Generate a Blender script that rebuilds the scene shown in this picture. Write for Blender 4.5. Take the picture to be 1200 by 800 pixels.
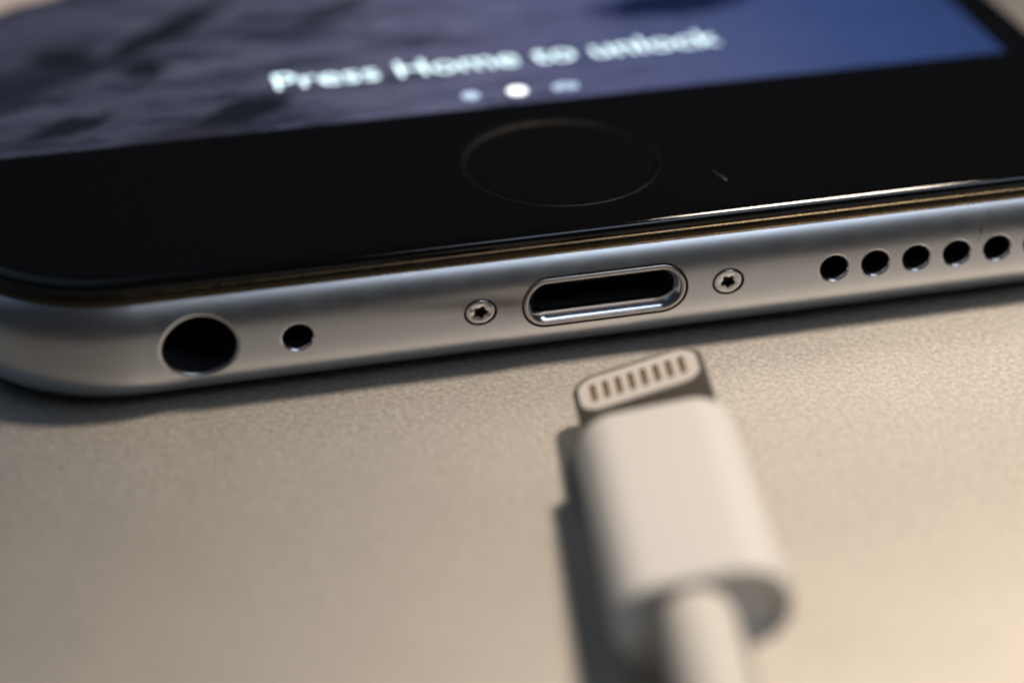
import bpy, bmesh, math, random
from mathutils import Vector, Matrix
import numpy as np

for o in list(bpy.data.objects):
    bpy.data.objects.remove(o)
S = bpy.context.scene
COL = S.collection
K = 0.001                      # everything below is written in millimetres

# ------------------------------------------------------------------ camera
yaw, pit, rol, fpx = 0.241, 0.518, -0.006, 2841.0
F = Vector((math.sin(yaw)*math.cos(pit), math.cos(yaw)*math.cos(pit), -math.sin(pit)))
Rt = F.cross(Vector((0, 0, 1))).normalized()
Up = Rt.cross(F)
R2 = math.cos(rol)*Rt + math.sin(rol)*Up
U2 = -math.sin(rol)*Rt + math.cos(rol)*Up
camd = bpy.data.cameras.new("camera")
cam = bpy.data.objects.new("camera", camd)
COL.objects.link(cam)
M = Matrix((R2, U2, -F)).transposed().to_4x4()
M.translation = Vector((-30.817, -105.109, 63.217))*K
cam.matrix_world = M
camd.sensor_width = 36
camd.lens = fpx/1200*36
camd.clip_start = 0.005
camd.clip_end = 10
camd.dof.use_dof = True
camd.dof.focus_distance = 0.1250
camd.dof.aperture_fstop = 14.2
S.camera = cam

# ------------------------------------------------------------------ world
W = bpy.data.worlds.new("World")
S.world = W
W.use_nodes = True
bg = W.node_tree.nodes["Background"]
bg.inputs[0].default_value = (0.62, 0.78, 1.0, 1)
bg.inputs[1].default_value = 0.025

# ------------------------------------------------------------------ lamps
def area(name, pos, target, size, power, col, shape='DISK', size_y=None):
    d = bpy.data.lights.new(name, 'AREA')
    d.shape = shape
    d.size = size*K
    if size_y:
        d.size_y = size_y*K
    d.energy = power
    d.color = col
    o = bpy.data.objects.new(name, d)
    COL.objects.link(o)
    p = Vector(pos)
    o.matrix_world = Matrix.Translation(p*K) @ (Vector(target)-p).to_track_quat('-Z', 'Y').to_matrix().to_4x4()
    return o
def spot(name, pos, target, radius, power, col, angle):
    d = bpy.data.lights.new(name, 'SPOT')
    d.energy = power
    d.color = col
    d.shadow_soft_size = radius*K
    d.spot_size = math.radians(angle)
    d.spot_blend = 1.0
    o = bpy.data.objects.new(name, d)
    COL.objects.link(o)
    p = Vector(pos)
    o.matrix_world = Matrix.Translation(p*K) @ (Vector(target)-p).to_track_quat('-Z', 'Y').to_matrix().to_4x4()
    return o
spot("desk_lamp_light", (86, 16, 215), (36, -40, 0), 21, 2.75, (1.0, 0.84, 0.68), 61)
area("window_light", (245, -290, 470), (10, 0, 0), 370, 0.56, (0.66, 0.80, 1.0), 'RECTANGLE', 105)
area("room_light", (-300, 170, 430), (0, 0, 0), 620, 0.26, (0.42, 0.68, 1.0), 'RECTANGLE', 620)

# ------------------------------------------------------------------ exposure
S.view_settings.view_transform = 'Standard'
S.view_settings.look = 'None'
S.view_settings.exposure = 0
S.view_settings.gamma = 1
S.view_settings.use_curve_mapping = False
S.cycles.filter_width = 2.2
S.cycles.max_bounces = 8

# ================================================================== helpers
def newmat(name):
    m = bpy.data.materials.new(name)
    m.use_nodes = True
    nt = m.node_tree
    b = nt.nodes["Principled BSDF"]
    return m, nt, b

def coords(nt, scale=1000.0):
    tc = nt.nodes.new("ShaderNodeTexCoord")
    mp = nt.nodes.new("ShaderNodeMapping")
    mp.inputs["Scale"].default_value = (scale,)*3
    nt.links.new(tc.outputs["Object"], mp.inputs["Vector"])
    return mp.outputs["Vector"]

def noise(nt, vec, scale, detail=4, rough=0.55):
    n = nt.nodes.new("ShaderNodeTexNoise")
    n.inputs["Scale"].default_value = scale
    n.inputs["Detail"].default_value = detail
    n.inputs["Roughness"].default_value = rough
    nt.links.new(vec, n.inputs["Vector"])
    return n.outputs["Fac"]

def ramp(nt, fac, stops):
    r = nt.nodes.new("ShaderNodeValToRGB")
    e = r.color_ramp.elements
    while len(e) < len(stops):
        e.new(0.5)
    for k, (p, c) in enumerate(stops):
        e[k].position = p
        e[k].color = tuple(c)+(1,) if len(c) == 3 else c
    nt.links.new(fac, r.inputs["Fac"])
    return r.outputs["Color"]

def maprange(nt, v, a, b, c, d):
    n = nt.nodes.new("ShaderNodeMapRange")
    n.inputs[1].default_value, n.inputs[2].default_value = a, b
    n.inputs[3].default_value, n.inputs[4].default_value = c, d
    nt.links.new(v, n.inputs[0])
    return n.outputs[0]

def simple(name, col, rough=0.5, metal=0.0, grain=None, spec=None, rvar=0.05, coat=0.0):
    """plain surface with fine procedural wear: roughness variation and a little grain"""
    m, nt, b = newmat(name)
    b.inputs["Base Color"].default_value = (*col, 1)
    b.inputs["Metallic"].default_value = metal
    b.inputs["Coat Weight"].default_value = coat
    if spec is not None:
        b.inputs["Specular IOR Level"].default_value = spec
    v = coords(nt)
    f = noise(nt, v, 0.8, 6)
    nt.links.new(maprange(nt, f, 0.3, 0.7, max(0.01, rough-rvar), rough+rvar), b.inputs["Roughness"])
    if grain:
        g = noise(nt, v, grain[0], 2)
        bp = nt.nodes.new("ShaderNodeBump")
        bp.inputs["Strength"].default_value = grain[1]
        bp.inputs["Distance"].default_value = grain[2]*K
        nt.links.new(g, bp.inputs["Height"])
        nt.links.new(bp.outputs["Normal"], b.inputs["Normal"])
    return m

def mesh(name, verts, faces, mat, parent=None, smooth=True, angle=35):
    me = bpy.data.meshes.new(name)
    me.from_pydata([tuple(c*K for c in v) for v in verts], [], faces)
    me.materials.append(mat)
    o = bpy.data.objects.new(name, me)
    COL.objects.link(o)
    bm = bmesh.new()
    bm.from_mesh(me)
    bmesh.ops.recalc_face_normals(bm, faces=bm.faces)
    bm.to_mesh(me)
    bm.free()
    if smooth:
        me.polygons.foreach_set("use_smooth", [True]*len(me.polygons))
        me.set_sharp_from_angle(angle=math.radians(angle))
    if parent:
        o.parent = parent
    return o

def loft(loops, cap0=True, cap1=True):
    """closed loops of equal length -> verts, faces"""
    n = len(loops[0])
    v = [p for l in loops for p in l]
    f = []
    for k in range(len(loops)-1):
        for i in range(n):
            j = (i+1) % n
            f.append((k*n+i, k*n+j, (k+1)*n+j, (k+1)*n+i))
    if cap0:
        f.append(tuple(range(n))[::-1])
    if cap1:
        f.append(tuple(range((len(loops)-1)*n, len(loops)*n)))
    return v, f

def empty(name, loc, label, cat):
    o = bpy.data.objects.new(name, None)
    COL.objects.link(o)
    o.location = Vector(loc)*K
    o.empty_display_size = 0.01
    o["label"] = label
    o["category"] = cat
    return o

# ================================================================== materials
# blasted aluminium of the surface everything lies on
m_table, nt, b = newmat("blasted_aluminium_surface")
v = coords(nt)
g1 = noise(nt, v, 3.4, 5, 0.85)
g2 = noise(nt, v, 0.05, 3)
mx = nt.nodes.new("ShaderNodeMix"); mx.data_type = 'RGBA'; mx.blend_type = 'MULTIPLY'
mx.inputs[0].default_value = 1.0
nt.links.new(ramp(nt, g1, [(0.32, (0.46, 0.437, 0.40)), (0.68, (0.80, 0.77, 0.715))]), mx.inputs[6])
nt.links.new(ramp(nt, g2, [(0.3, (0.90, 0.90, 0.90)), (0.7, (1.0, 1.0, 1.0))]), mx.inputs[7])
nt.links.new(mx.outputs[2], b.inputs["Base Color"])
b.inputs["Metallic"].default_value = 0.90
nt.links.new(maprange(nt, g1, 0.3, 0.7, 0.47, 0.60), b.inputs["Roughness"])
bp = nt.nodes.new("ShaderNodeBump")
bp.inputs["Strength"].default_value = 0.22
bp.inputs["Distance"].default_value = 0.03*K
nt.links.new(g1, bp.inputs["Height"]); nt.links.new(bp.outputs["Normal"], b.inputs["Normal"])

m_alu = simple("space_grey_anodised_aluminium", (0.54, 0.53, 0.525), 0.31, 1.0, grain=(9.0, 0.05, 0.01), rvar=0.02)
m_glass = simple("black_front_glass", (0.0025, 0.0025, 0.0028), 0.04, 0.0, rvar=0.02)
m_gasket = simple("black_gasket", (0.006, 0.006, 0.006), 0.55)
m_bead = simple("gasket_painted_warm_glint", (0.070, 0.055, 0.034), 0.28, 1.0)  # warm lamp glint along the glass edge, put into the gasket's colour
m_dark = simple("dark_hole_lining", (0.008, 0.008, 0.009), 0.5)
m_jack = simple("black_jack_plastic", (0.03, 0.03, 0.034), 0.32)
m_polish = simple("polished_chamfer_metal", (0.88, 0.88, 0.90), 0.17, 1.0, rvar=0.04)
m_rim = simple("port_rim_metal", (0.50, 0.47, 0.44), 0.30, 1.0)
m_screw = simple("steel_screw", (0.66, 0.635, 0.60), 0.22, 1.0, grain=(6, 0.1, 0.02))
m_ring = simple("dark_home_button_ring", (0.036, 0.035, 0.033), 0.38, 1.0)
m_home = simple("home_button_sapphire", (0.003, 0.003, 0.0035), 0.06)
m_white = simple("white_boot_plastic", (0.72, 0.70, 0.665), 0.36, grain=(1.2, 0.03, 0.05))
m_cord = simple("white_cord_rubber", (0.66, 0.635, 0.585), 0.45, grain=(3.0, 0.05, 0.03))
m_tab = simple("brushed_connector_metal", (0.13, 0.118, 0.10), 0.45, 0.6)
m_pad = simple("pale_contact_pad", (0.66, 0.62, 0.57), 0.45)
m_gold = simple("gold_contact", (0.235, 0.16, 0.08), 0.40, 0.35)
m_lint = simple("pale_lint", (0.30, 0.29, 0.25), 0.8)
m_lintd = simple("dark_lint", (0.05, 0.05, 0.05), 0.8)

# the lit lock-screen picture: snow slopes at dusk, rocks, blue to the right
m_scr, nt, b = newmat("lit_lock_screen_picture")
tc = nt.nodes.new("ShaderNodeTexCoord")
mp = nt.nodes.new("ShaderNodeMapping"); mp.inputs["Scale"].default_value = (1000,)*3
nt.links.new(tc.outputs["Object"], mp.inputs["Vector"])
vec = mp.outputs["Vector"]
dn = nt.nodes.new("ShaderNodeTexNoise"); dn.inputs["Scale"].default_value = 0.5; dn.inputs["Detail"].default_value = 6
nt.links.new(vec, dn.inputs["Vector"])
sub = nt.nodes.new("ShaderNodeVectorMath"); sub.operation = 'SUBTRACT'; sub.inputs[1].default_value = (0.5, 0.5, 0.5)
nt.links.new(dn.outputs["Color"], sub.inputs[0])
scl = nt.nodes.new("ShaderNodeVectorMath"); scl.operation = 'SCALE'; scl.inputs["Scale"].default_value = 2.4
nt.links.new(sub.outputs[0], scl.inputs[0])
add = nt.nodes.new("ShaderNodeVectorMath"); add.operation = 'ADD'
nt.links.new(vec, add.inputs[0]); nt.links.new(scl.outputs[0], add.inputs[1])
wv = add.outputs[0]
sx = nt.nodes.new("ShaderNodeSeparateXYZ"); nt.links.new(wv, sx.inputs[0])
base = ramp(nt, maprange(nt, sx.outputs[0], -31, 31, 0, 1),
            [(0.0, (0.040, 0.042, 0.066)), (0.22, (0.068, 0.070, 0.108)), (0.48, (0.115, 0.120, 0.205)), (0.66, (0.085, 0.098, 0.215)), (0.85, (0.036, 0.066, 0.19)), (1.0, (0.024, 0.048, 0.15))])
# slanted snow streaks
mp2 = nt.nodes.new("ShaderNodeMapping"); mp2.inputs["Rotation"].default_value = (0, 0, math.radians(-28)); mp2.inputs["Scale"].default_value = (0.08, 0.38, 0.1)
nt.links.new(wv, mp2.inputs["Vector"])
st = noise(nt, mp2.outputs["Vector"], 1.6, 5, 0.6)
streak = ramp(nt, st, [(0.38, (0.30, 0.31, 0.35)), (0.50, (0.85, 0.85, 0.86)), (0.64, (1.25, 1.22, 1.17))])
mm = nt.nodes.new("ShaderNodeMix"); mm.data_type = 'RGBA'; mm.blend_type = 'MULTIPLY'
sfac = maprange(nt, sx.outputs[0], -6, 12, 1.0, 0.15)
nt.links.new(sfac, mm.inputs[0]); nt.links.new(base, mm.inputs[6]); nt.links.new(streak, mm.inputs[7])
cur = mm.outputs[2]
def patch(cur, cx, cy, rx, ry, rot, col, soft=0.5):
    m3 = nt.nodes.new("ShaderNodeMapping"); m3.vector_type = 'TEXTURE'
    m3.inputs["Location"].default_value = (cx, cy, 0)
    m3.inputs["Rotation"].default_value = (0, 0, math.radians(rot))
    m3.inputs["Scale"].default_value = (rx, ry, 40)
    nt.links.new(wv, m3.inputs["Vector"])
    ln = nt.nodes.new("ShaderNodeVectorMath"); ln.operation = 'LENGTH'
    nt.links.new(m3.outputs["Vector"], ln.inputs[0])
    fac = maprange(nt, ln.outputs["Value"], 1.0-0.6*soft, 1.0+0.6*soft, 1.0, 0.0)
    x = nt.nodes.new("ShaderNodeMix"); x.data_type = 'RGBA'
    nt.links.new(fac, x.inputs[0]); nt.links.new(cur, x.inputs[6]); x.inputs[7].default_value = (*col, 1)
    return x.outputs[2]
ROCK = (0.010, 0.011, 0.016)
PATCHES = []
PATCHES = [(-19.2, 17.7, 3.4, 1.3, 10, (0.026, 0.027, 0.040), 0.45),
           (-25.2, 20.2, 3.0, 0.95, 22, ROCK, 0.4), (-20.4, 27.3, 1.5, 1.25, 30, ROCK, 0.45),
           (-18.6, 32.6, 6.0, 1.2, 45, ROCK, 0.6), (-25.0, 30.0, 1.9, 1.9, 30, ROCK, 0.6), (-27.5, 26.3, 3.6, 1.9, 30, (0.014, 0.016, 0.026), 0.7),
           (-15.4, 20.0, 3.0, 1.25, 24, ROCK, 0.45), (-8.0, 33.5, 4.0, 1.1, 38, (0.03, 0.03, 0.045), 0.6),
           (12.8, 29.6, 5.4, 2.2, 6, (0.006, 0.011, 0.045), 0.45), (24.0, 37.0, 7.0, 2.5, 20, (0.012, 0.02, 0.06), 0.7),
           (-29.5, 43.5, 10.0, 5.2, 25, (0.46, 0.37, 0.31), 0.12)]
for a in PATCHES:
    cur = patch(cur, *a)
nt.links.new(cur, b.inputs["Emission Color"])
b.inputs["Emission Strength"].default_value = 1.0
b.inputs["Base Color"].default_value = (0.002, 0.002, 0.003, 1)
b.inputs["Roughness"].default_value = 0.05

def glow(name, col, s):
    m, nt, b = newmat(name)
    b.inputs["Base Color"].default_value = (0.002, 0.002, 0.002, 1)
    b.inputs["Emission Color"].default_value = (*col, 1)
    nf = noise(nt, coords(nt), 3.0, 2)
    nt.links.new(maprange(nt, nf, 0.3, 0.7, s*0.95, s*1.05), b.inputs["Emission Strength"])
    return m
m_text = glow("lit_screen_lettering", (0.74, 0.95, 1.0), 2.4)
m_dot = glow("lit_page_dot", (0.55, 0.70, 0.90), 1.3)
m_dotb = glow("lit_current_page_dot", (0.92, 0.97, 1.0), 2.6)

# ================================================================== surface
TZ = -0.02
N = 8
v = []; f = []
L0, L1 = -500, 500
tv, tf = loft([[(L0, L0, TZ-1.6), (L1, L0, TZ-1.6), (L1, L1, TZ-1.6), (L0, L1, TZ-1.6)],
               [(L0, L0, TZ), (L1, L0, TZ), (L1, L1, TZ), (L0, L1, TZ)]])
table = mesh("table_surface", tv, tf, m_table, smooth=False)
table["kind"] = "structure"

# ================================================================== smartphone
phone = empty("smartphone", (0, 0, 0), "space grey smartphone lying face up with its lock screen lit", "smartphone")
HX, LEN, RC = 33.5, 138.1, 9.6
HY = LEN/2
ZC = 3.45

def outline(d, z, nseg=28):
    hx, hy, r = HX-d, HY-d, max(RC-d, 0.3)
    pts = []
    for cx, cy, a0 in ((hx-r, hy-r, 0), (-hx+r, hy-r, 90), (-hx+r, -hy+r, 180), (hx-r, -hy+r, 270)):
        for k in range(nseg+1):
            a = math.radians(a0+90*k/nseg)
            pts.append((cx+r*math.cos(a), cy+r*math.sin(a)+HY, z))
    return pts

AX, BZ, NU, NL = 3.3, 3.45, 2.05, 2.5
ZSEAM = 5.80
def prof_d(z):
    n = NU if z > ZC else NL
    t = min(1.0, abs(z-ZC)/BZ)
    return AX*(1-(1-t**n)**(1/n))
def prof_n(z, d):
    """outward normal in (out, z)"""
    n = NU if z > ZC else NL
    a = max(0.0, (AX-d)/AX)
    t = (z-ZC)/BZ
    no = a**(n-1)/AX
    nz = math.copysign(abs(t)**(n-1)/BZ, t)
    l = math.hypot(no, nz) or 1
    return no/l, nz/l

zs = []
for k in range(0, 33):
    a = math.pi/2*(1-k/32)
    zs.append(ZC-BZ*math.sin(a)**(2/NL) if a > 0 else ZC)
k = 1
while True:
    a = math.pi/2*k/32
    z = ZC+BZ*math.sin(a)**(2/NU)
    if z >= ZSEAM-0.04:
        break
    zs.append(z); k += 1
loops = [outline(prof_d(z), z) for z in zs]
loops += [outline(prof_d(ZSEAM), ZSEAM), outline(prof_d(ZSEAM)+0.03, ZSEAM-0.02), outline(prof_d(ZSEAM)+0.06, ZSEAM-0.30)]
hv, hf = loft(loops)
housing = mesh("housing", hv, hf, m_alu, phone, smooth=False)

# --- outlines (x, z) of the openings in the bottom edge
def circ(cx, cz, r, n=40, e=0.90):
    return [(cx+r*math.cos(2*math.pi*i/n), cz+e*r*math.sin(2*math.pi*i/n)) for i in range(n)]
def stadium(cx, cz, w, h, n=18):
    r = h/2; p = []
    for s, a0 in ((1, -90), (-1, 90)):
        for i in range(n+1):
            a = math.radians(a0+180*i/n)
            p.append((cx+s*(w/2-r)+r*math.cos(a), cz+r*math.sin(a)))
    return p
JX, MX, SX, SP0, SPP = -20.95, -16.02, 6.62, 12.474, 2.302
JACK = (JX, ZC-0.06); MIC = (MX, ZC-0.12)
SPK = [(SP0+i*SPP, ZC) for i in range(6)]
PW, PH = 8.9, 2.85
cuts = [(circ(*JACK, 2.06, 56, 0.86), 14), (circ(*MIC, 0.88), 3), (stadium(0, ZC, PW, PH), 8),
        (circ(-SX, ZC, 0.88, 60, 0.86), 3), (circ(SX, ZC, 0.88, 60, 0.86), 3)] + [(circ(*s, 0.88), 3) for s in SPK]
cv, cf = [], []
for pts, depth in cuts:
    a, bfc = loft([[(x, -2.0, z) for x, z in pts], [(x, depth, z) for x, z in pts]])
    o0 = len(cv)
    cv += a; cf += [tuple(i+o0 for i in q) for q in bfc]
cutter = mesh("cutter", cv, cf, m_dark, smooth=False)
md = housing.modifiers.new("cut", 'BOOLEAN')
md.object = cutter; md.operation = 'DIFFERENCE'; md.solver = 'EXACT'
dg = bpy.context.evaluated_depsgraph_get(); dg.update()
nm = bpy.data.meshes.new_from_object(housing.evaluated_get(dg))
housing.modifiers.clear()
old = housing.data
housing.data = nm
nm.name = "housing"
bpy.data.meshes.remove(old)
bpy.data.objects.remove(cutter)
nm.materials.clear(); nm.materials.append(m_alu)
nm.polygons.foreach_set("material_index", [0]*len(nm.polygons))
nm.polygons.foreach_set("use_smooth", [True]*len(nm.polygons))
def body_normal(p):
    x, y, z = p[0]/K, p[1]/K-HY, p[2]/K
    qx, qy = abs(x)-(HX-RC), abs(y)-(HY-RC)
    if qx > 0 and qy > 0:
        l = math.hypot(qx, qy); dx, dy, d = qx/l, qy/l, RC-l
    elif qx-RC > qy-RC:
        dx, dy, d = 1.0, 0.0, RC-qx
    else:
        dx, dy, d = 0.0, 1.0, RC-qy
    o, nz = prof_n(z, d)
    return Vector((math.copysign(dx, x)*o, math.copysign(dy, y)*o, nz))
ln = [None]*len(nm.loops)
for p in nm.polygons:
    for li in p.loop_indices:
        co = nm.vertices[nm.loops[li].vertex_index].co
        z = co.z/K
        n = p.normal
        if z < ZSEAM+0.001 and abs(p.normal.z) < 0.9995:
            bn = body_normal(co)
            dt = bn.dot(p.normal)
            if dt > 0.75 or p.area < 2e-9 and dt > -0.2:
                n = bn
        ln[li] = tuple(n)
nm.normals_split_custom_set(ln)

# --- black gasket between housing and glass; bronze colour imitates the lamp's golden reflection
ds = prof_d(ZSEAM)
gl = [outline(ds+0.10, 5.45), outline(ds+0.10, ZSEAM)]
gl += [outline(ds+0.27-0.17*math.cos(math.radians(t)), ZSEAM+0.02+0.46*math.sin(math.radians(t))) for t in range(0, 91, 9)]
gl += [outline(ds+0.5, ZSEAM+0.48), outline(ds+0.5, 5.45)]
gv, gf = loft(gl, False, False)
mesh("gasket", gv, gf, m_bead, phone)

# --- front glass with a rounded edge and the home button opening
gp = [(ds+0.44, 5.6), (ds+0.36, 6.22), (ds+0.36, 6.36), (ds+0.375, 6.50), (ds+0.41, 6.62), (ds+0.47, 6.72), (ds+0.55, 6.80), (ds+0.66, 6.86), (ds+0.82, 6.905), (ds+1.05, 6.932), (ds+1.35, 6.945), (ds+1.8, 6.95)]
gv, gf = loft([outline(d, z) for d, z in gp])
glass = mesh("front_glass", gv, gf, m_glass, phone)
HB = (0.0, 9.2)
cyl = [(HB[0]+5.5*math.cos(2*math.pi*i/96), HB[1]+5.5*math.sin(2*math.pi*i/96)) for i in range(96)]
a, bfc = loft([[(x, y, 6.3) for x, y in cyl], [(x, y, 8) for x, y in cyl]])
cutter = mesh("cutter", a, bfc, m_dark, smooth=False)
md = glass.modifiers.new("cut", 'BOOLEAN'); md.object = cutter; md.operation = 'DIFFERENCE'; md.solver = 'EXACT'
dg = bpy.context.evaluated_depsgraph_get(); dg.update()
nm = bpy.data.meshes.new_from_object(glass.evaluated_get(dg))
glass.modifiers.clear(); glass.data = nm; nm.name = "front_glass"
bpy.data.objects.remove(cutter)
nm.materials.clear(); nm.materials.append(m_glass)
nm.polygons.foreach_set("material_index", [0]*len(nm.polygons))
nm.set_sharp_from_angle(angle=math.radians(30))

# --- home button: ring and slightly dished face
def lathe(prof, cx, cy, n=96, axis='z'):
    return [[(cx+r*math.cos(2*math.pi*i/n), cy+r*math.sin(2*math.pi*i/n), z) for i in range(n)] for r, z in prof]
hv, hf = loft(lathe([(5.02, 6.86), (4.9, 6.885), (4.2, 6.868), (3.0, 6.845), (1.5, 6.83), (0.3, 6.825)], *HB), False, True)
home = mesh("home_button", hv, hf, m_home, phone)
hv, hf = loft(lathe([(5.49, 6.5), (5.49, 6.93), (5.44, 6.955), (5.36, 6.95), (5.22, 6.90), (5.08, 6.875), (5.03, 6.85), (5.03, 6.5)], *HB), False, False)
mesh("ring", hv, hf, m_ring, home)

# --- lit display
DX, DY0, DY1 = 29.35, 17.05, 121.05
scr = mesh("screen", [(-DX, DY0, 6.956), (DX, DY0, 6.956), (DX, DY1, 6.956), (-DX, DY1, 6.956)], [(0, 1, 2, 3)], m_scr, phone, smooth=False)
cu = bpy.data.curves.new("lettering", 'FONT')
cu.body = "Press Home to unlock"
cu.size = 1.0
cu.offset = 0.0
to = bpy.data.objects.new("tmp", cu); COL.objects.link(to)
dg = bpy.context.evaluated_depsgraph_get(); dg.update()
tm = bpy.data.meshes.new_from_object(to.evaluated_get(dg))
bpy.data.objects.remove(to)
xs = [q.co.x for q in tm.vertices]
x0, x1 = min(xs), max(xs)
wt = 26.8
for q in tm.vertices:
    q.co = Vector(((q.co.x-x0)/(x1-x0)*wt-13.25, q.co.y*(wt/(x1-x0))*1.0+22.45, 6.962))*K
tm.materials.clear(); tm.materials.append(m_text)
tm.name = "lettering"
to = bpy.data.objects.new("lettering", tm); COL.objects.link(to); to.parent = scr
for x, r, m in ((-2.7, 0.52, m_dot), (0.03, 0.58, m_dotb)):
    pts = [(x+r*math.cos(i*math.pi/16), 18.78+r*math.sin(i*math.pi/16), 6.962) for i in range(32)]
    mesh("page_dot", pts, [tuple(range(32))], m, scr, smooth=False)
# small camera pictogram in place of the last dot
cx, cy = 2.85, 18.72
body = [(-0.68, -0.42), (0.68, -0.42), (0.74, -0.36), (0.74, 0.24), (0.68, 0.30), (0.36, 0.30), (0.22, 0.46), (-0.22, 0.46), (-0.36, 0.30), (-0.68, 0.30), (-0.74, 0.24), (-0.74, -0.36)]
bo = []; n = 48
for i in range(n):
    a = 2*math.pi*i/n
    dx, dy = math.cos(a), math.sin(a)
    best = 9
    for q in range(len(body)):
        (ax, ay), (bx, by) = body[q], body[(q+1) % len(body)]
        den = dx*(by-ay)-dy*(bx-ax)
        if abs(den) < 1e-9: continue
        t = (ax*(by-ay)-ay*(bx-ax))/den
        u = (ax*dy-ay*dx)/den
        if t > 0 and -1e-6 <= u <= 1+1e-6: best = min(best, t)
    bo.append((cx+dx*best, cy+dy*best, 6.962))
inn = [(cx+0.24*math.cos(2*math.pi*i/n), cy-0.05+0.24*math.sin(2*math.pi*i/n), 6.962) for i in range(n)]
lens = [(cx+0.15*math.cos(2*math.pi*i/n), cy-0.05+0.15*math.sin(2*math.pi*i/n), 6.962) for i in range(n)]
vv, ff = loft([bo, inn], False, False)
ff.append(tuple(range(2*n, 3*n)))
mesh("camera_icon", vv+lens, ff, m_dot, scr, smooth=False)

# --- liners of the openings
def shrink(pts, c):
    """move an outline inwards by c (convex outlines)"""
    n = len(pts); r = []
    for i in range(n):
        (ax, az), (bx, bz) = pts[i-1], pts[(i+1) % n]
        tx, tz = bx-ax, bz-az
        l = math.hypot(tx, tz) or 1
        r.append((pts[i][0]-c*tz/l, pts[i][1]+c*tx/l))
    return r
def surf(pts, dy):
    return [(x, prof_d(z)+dy, z) for x, z in pts]
def at(pts, y):
    return [(x, y, z) for x, z in pts]
def tube_part(name, pts, steps, mat, parent, cap=False, angle=35):
    """steps: (shrink, ('s', dy) | ('a', y))"""
    lp = []
    for c, (k, val) in steps:
        q = shrink(pts, c)
        lp.append(surf(q, val) if k == 's' else at(q, val))
    vv, ff = loft(lp, False, cap)
    return mesh(name, vv, ff, mat, parent, angle=angle)
# headphone jack
P = circ(*JACK, 2.06, 56, 0.86)
jack = tube_part("headphone_jack", P, [(0.22, ('s', 0.20)), (0.22, ('a', 4)), (0.28, ('a', 4)), (0.28, ('a', 13))], m_jack, phone, True)
tube_part("ring", P, [(0, ('s', 0.0)), (0.03, ('s', 0.012)), (0.12, ('s', 0.06)), (0.20, ('s', 0.16)), (0.215, ('s', 0.24))], m_alu, jack, angle=80)
# microphone opening
P = circ(*MIC, 0.88)
mic = tube_part("microphone_hole", P, [(0.11, ('s', 0.30)), (0.11, ('a', 2.6))], m_dark, phone, True)
tube_part("rim", P, [(0, ('s', 0.0)), (0.02, ('s', 0.01)), (0.10, ('s', 0.09)), (0.11, ('s', 0.34))], m_polish, mic, angle=80)
# loudspeaker openings
for k, s in enumerate(SPK):
    P = circ(*s, 0.88)
    h = tube_part("speaker_hole", P, [(0.11, ('s', 0.30)), (0.11, ('a', 2.6))], m_dark, phone, True)
    tube_part("rim", P, [(0, ('s', 0.0)), (0.02, ('s', 0.01)), (0.10, ('s', 0.09)), (0.11, ('s', 0.34))], m_polish, h, angle=80)
# charging port: dark gap, metal rim, polished lead-in, dark inside with contacts above
P = stadium(0, ZC, PW, PH, 24)
port = tube_part("charging_port", P, [(0.0, ('s', 0.01)), (0.10, ('s', 0.30)), (0.12, ('s', 0.34))], m_gasket, phone)
tube_part("rim", P, [(0.10, ('s', 0.30)), (0.10, ('s', 0.07)), (0.15, ('s', 0.03)), (0.24, ('s', 0.02)), (0.32, ('s', 0.05)), (0.36, ('s', 0.12)), (0.37, ('s', 0.25))], m_rim, port, angle=70)
tube_part("lead_in", P, [(0.35, ('s', 0.18)), (0.68, ('s', 0.51)), (0.69, ('s', 0.9))], m_polish, port, angle=60)
tube_part("cavity", P, [(0.69, ('s', 0.9)), (0.69, ('a', 7.5))], m_jack, port, True)
# five-lobed screws
def screw(cx, rot):
    n = 60
    out = []
    R = [(0.775, 0.30), (0.775, 0.10), (0.74, 0.05), (0.67, 0.035)]
    lp = [[(cx+r*math.cos(2*math.pi*i/n), y, ZC+0.86*r*math.sin(2*math.pi*i/n)) for i in range(n)] for r, y in R]
    def star(y, s=1.0):
        return [(cx+s*(0.35+0.06*math.cos(5*(2*math.pi*i/n)+rot))*math.cos(2*math.pi*i/n), y, ZC+0.88*s*(0.35+0.06*math.cos(5*(2*math.pi*i/n)+rot))*math.sin(2*math.pi*i/n)) for i in range(n)]
    lp += [star(0.04, 1.08), star(0.055)]
    vv, ff = loft(lp, False, False)
    o = mesh("screw", vv, ff, m_screw, phone, angle=50)
    vv, ff = loft([star(0.056), star(0.42, 0.95)], False, True)
    mesh("star_recess", vv, ff, m_gasket, o)
    P = circ(cx, ZC, 0.88, 60, 0.86)
    tube_part("collar", P, [(0, ('s', 0.0)), (0.05, ('s', 0.06)), (0.07, ('s', 0.32)), (0.16, ('s', 0.34))], m_gasket, o, angle=60)
screw(-SX, 0.4)
screw(SX, 1.7)

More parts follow.
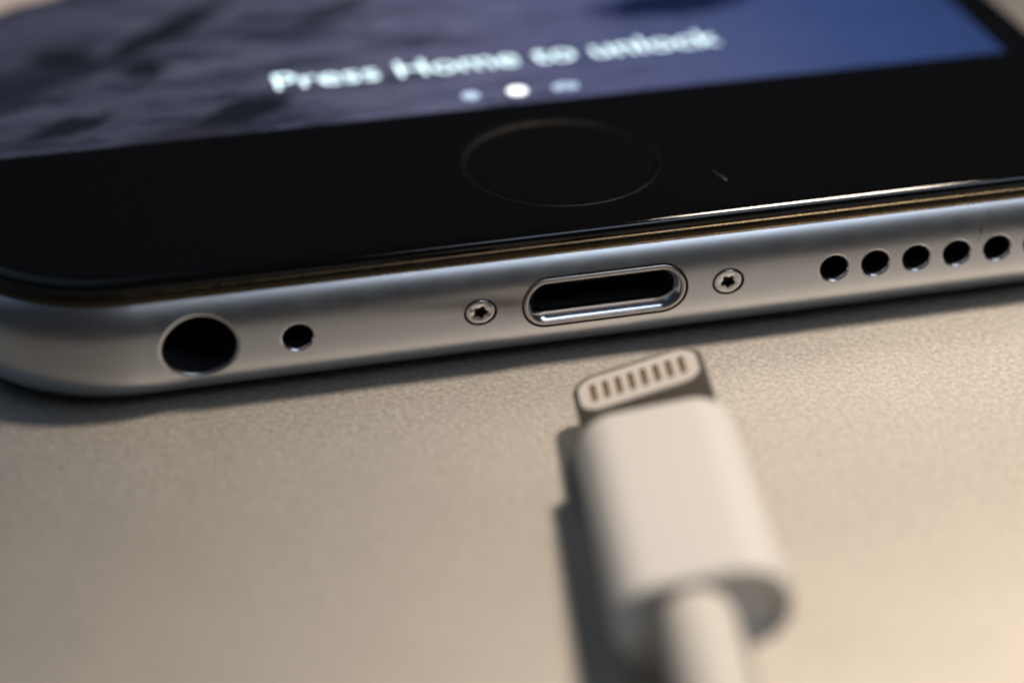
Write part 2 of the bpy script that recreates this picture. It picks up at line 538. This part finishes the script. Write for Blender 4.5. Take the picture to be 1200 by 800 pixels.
# ================================================================== charging cable
cable = empty("charging_cable", (0, -20, 0), "white charging cable with flat eight-contact plug lying before the phone's port", "charging cable")
TIP = Vector((-0.214, -6.362, 2.593))
def pose(a, b_, c):
    return Matrix.Rotation(a, 3, 'Z') @ Matrix.Rotation(b_, 3, 'X') @ Matrix.Rotation(c, 3, 'Y')
A_, B_ = -0.161, -0.048
TABR, BOOTR = pose(A_, B_, -0.30), pose(A_, B_, -0.17)
SC = 0.985
BL = 15.6
BASE = Vector((0, -20, 0))
def put(R, p):
    q = R @ (Vector(p)*SC) + TIP - BASE
    return (q.x, q.y, q.z)
def rr(w, h, r, n=10):
    """rounded rectangle outline"""
    p = []
    for sx_, sy_, a0 in ((1, 1, 0), (-1, 1, 90), (-1, -1, 180), (1, -1, 270)):
        for k in range(n+1):
            a = math.radians(a0+90*k/n)
            p.append((sx_*(w/2-r)+r*math.cos(a), sy_*(h/2-r)+r*math.sin(a)))
    return p
# metal tab: plan outline with rounded tip, lofted through its thickness
def tabplan(c):
    w, r = 3.35-c, 1.35-c
    p = [(w, -9.5), (w, -1.35)]
    for k in range(1, 13):
        a = math.radians(90*k/12); p.append((3.35-1.35+r*math.cos(a), -1.35+r*math.sin(a)))
    for k in range(0, 12):
        a = math.radians(90+90*k/12); p.append((-(3.35-1.35)+r*math.cos(a), -1.35+r*math.sin(a)))
    p += [(-w, -1.35), (-w, -9.5)]
    return p
lv = []
for c, w in ((0.3, -0.75), (0.1, -0.70), (0.02, -0.6), (0, -0.45), (0, 0.45), (0.02, 0.6), (0.1, 0.70), (0.3, 0.75)):
    lv.append([put(TABR, (x, y, w)) for x, y in tabplan(c)])
vv, ff = loft(lv)
tab = mesh("connector_tab", vv, ff, m_tab, cable)
# pale pad and eight contacts
def plate(cx, cy, w, h, r, z0, z1, bev):
    o = []
    for c, z in ((0, z0), (0, z1-bev), (bev, z1)):
        o.append([put(TABR, (cx+x, cy+y, z)) for x, y in rr(w-2*c, h-2*c, max(r-c, 0.01))])
    return loft(o)
vv, ff = plate(0, -2.12, 6.1, 3.25, 1.05, 0.5, 0.80, 0.04)
mesh("contact_pad", vv, ff, m_pad, tab)
for k in range(8):
    vv, ff = plate(-2.275+0.65*k, -2.10, 0.34, 1.75, 0.12, 0.6, 0.815, 0.012)
    mesh("contact", vv, ff, m_gold, tab)
# white boot
BW, BT = 7.75, 4.15
prof = []
for k in range(9):
    a = math.radians(90*k/8)
    prof.append((-6.6-0.9*(1-math.sin(a)), 0.9*(1-math.cos(a))))
prof = [(-6.6, 0.95)] + [(-6.6-0.95*(1-math.cos(math.radians(90*k/8))), 0.95*(1-math.sin(math.radians(90*k/8)))) for k in range(1, 9)]
prof += [(-6.6-BL*0.5, 0.0), (-6.6-BL+0.3, 0.02), (-6.6-BL+0.12, 0.07), (-6.6-BL+0.03, 0.16), (-6.6-BL, 0.30)]
lv = []
for y, c in prof:
    lv.append([put(BOOTR, (x, y, z)) for x, z in rr(BW-2*c, BT-2*c, BT/2-c-0.02, 14)])
for c in (0.34, 0.36):
    lv.append([put(BOOTR, (x, -6.6-BL+(0.0 if c == 0.34 else 0.5), z)) for x, z in rr(BW-2*c, BT-2*c, BT/2-c-0.02, 14)])
vv, ff = loft(lv)
mesh("boot", vv, ff, m_white, cable)
# cord
axis = BOOTR @ Vector((0, -1, 0))
start = TIP + BOOTR @ (Vector((-0.35, -6.6-BL+0.6, -0.1))*SC)
CR = 1.62
pts = [start, start+axis*4.0]
p = pts[-1].copy(); d = axis.copy()
path = [start+axis*t for t in (0, 1.5, 3, 4.5)]
p = path[-1].copy(); d = axis.copy()
for k in range(70):
    h = p.z-CR
    tgt = Vector((d.x, d.y, -min(0.22, max(0.0, h)*0.10)))
    d = (d*0.8+tgt.normalized()*0.2)
    ang = 0.012 if k > 8 else 0.0
    d = Matrix.Rotation(-ang, 3, 'Z') @ d
    d.normalize()
    p = p+d*2.2
    if p.z < CR+TZ: p.z = CR+TZ
    path.append(p.copy())
lv = []
for i, q in enumerate(path):
    t = (path[min(i+1, len(path)-1)]-path[max(i-1, 0)]).normalized()
    sx_ = t.cross(Vector((0, 0, 1))).normalized(); sy_ = sx_.cross(t)
    lv.append([tuple(q+CR*(math.cos(a)*sx_+math.sin(a)*sy_)-BASE) for a in [2*math.pi*k/32 for k in range(32)]])
vv, ff = loft(lv)
mesh("cord", vv, ff, m_cord, cable)

# ================================================================== lint
def fibre(name, pts, r, mat, label):
    lv = []
    P_ = [Vector(q) for q in pts]
    o0 = P_[0].copy()
    for i, q in enumerate(P_):
        t = (P_[min(i+1, len(P_)-1)]-P_[max(i-1, 0)]).normalized()
        sx_ = t.cross(Vector((0.3, 0.2, 1))).normalized(); sy_ = sx_.cross(t)
        rr_ = r[i]
        lv.append([tuple(q-o0+rr_*(math.cos(a)*sx_+math.sin(a)*sy_)) for a in [2*math.pi*k/8 for k in range(8)]])
    vv, ff = loft(lv)
    o = mesh(name, vv, ff, mat)
    o.location = o0*K
    o["label"] = label
    o["category"] = "lint"
    return o
fibre("lint_fibre", [(7.60, 6.15, 6.965), (7.64, 5.8, 6.962), (7.70, 5.45, 6.962), (7.84, 5.0, 6.965), (7.92, 4.6, 6.975)], [0.003, 0.005, 0.008, 0.012, 0.036], m_lint,
      "tiny pale curved lint fibre on the black glass beside the home button")
y0 = lambda z: prof_d(z)-0.01
fibre("lint_fibre", [(20.45, y0(4.0), 4.0), (20.62, y0(4.2), 4.2), (20.70, y0(4.5), 4.5), (20.72, y0(4.8), 4.8), (20.9, y0(5.0), 5.0)], [0.01, 0.018, 0.03, 0.03, 0.012], m_lintd,
      "tiny dark lint speck on the phone's edge above the speaker holes")
bpy.context.view_layer.update()
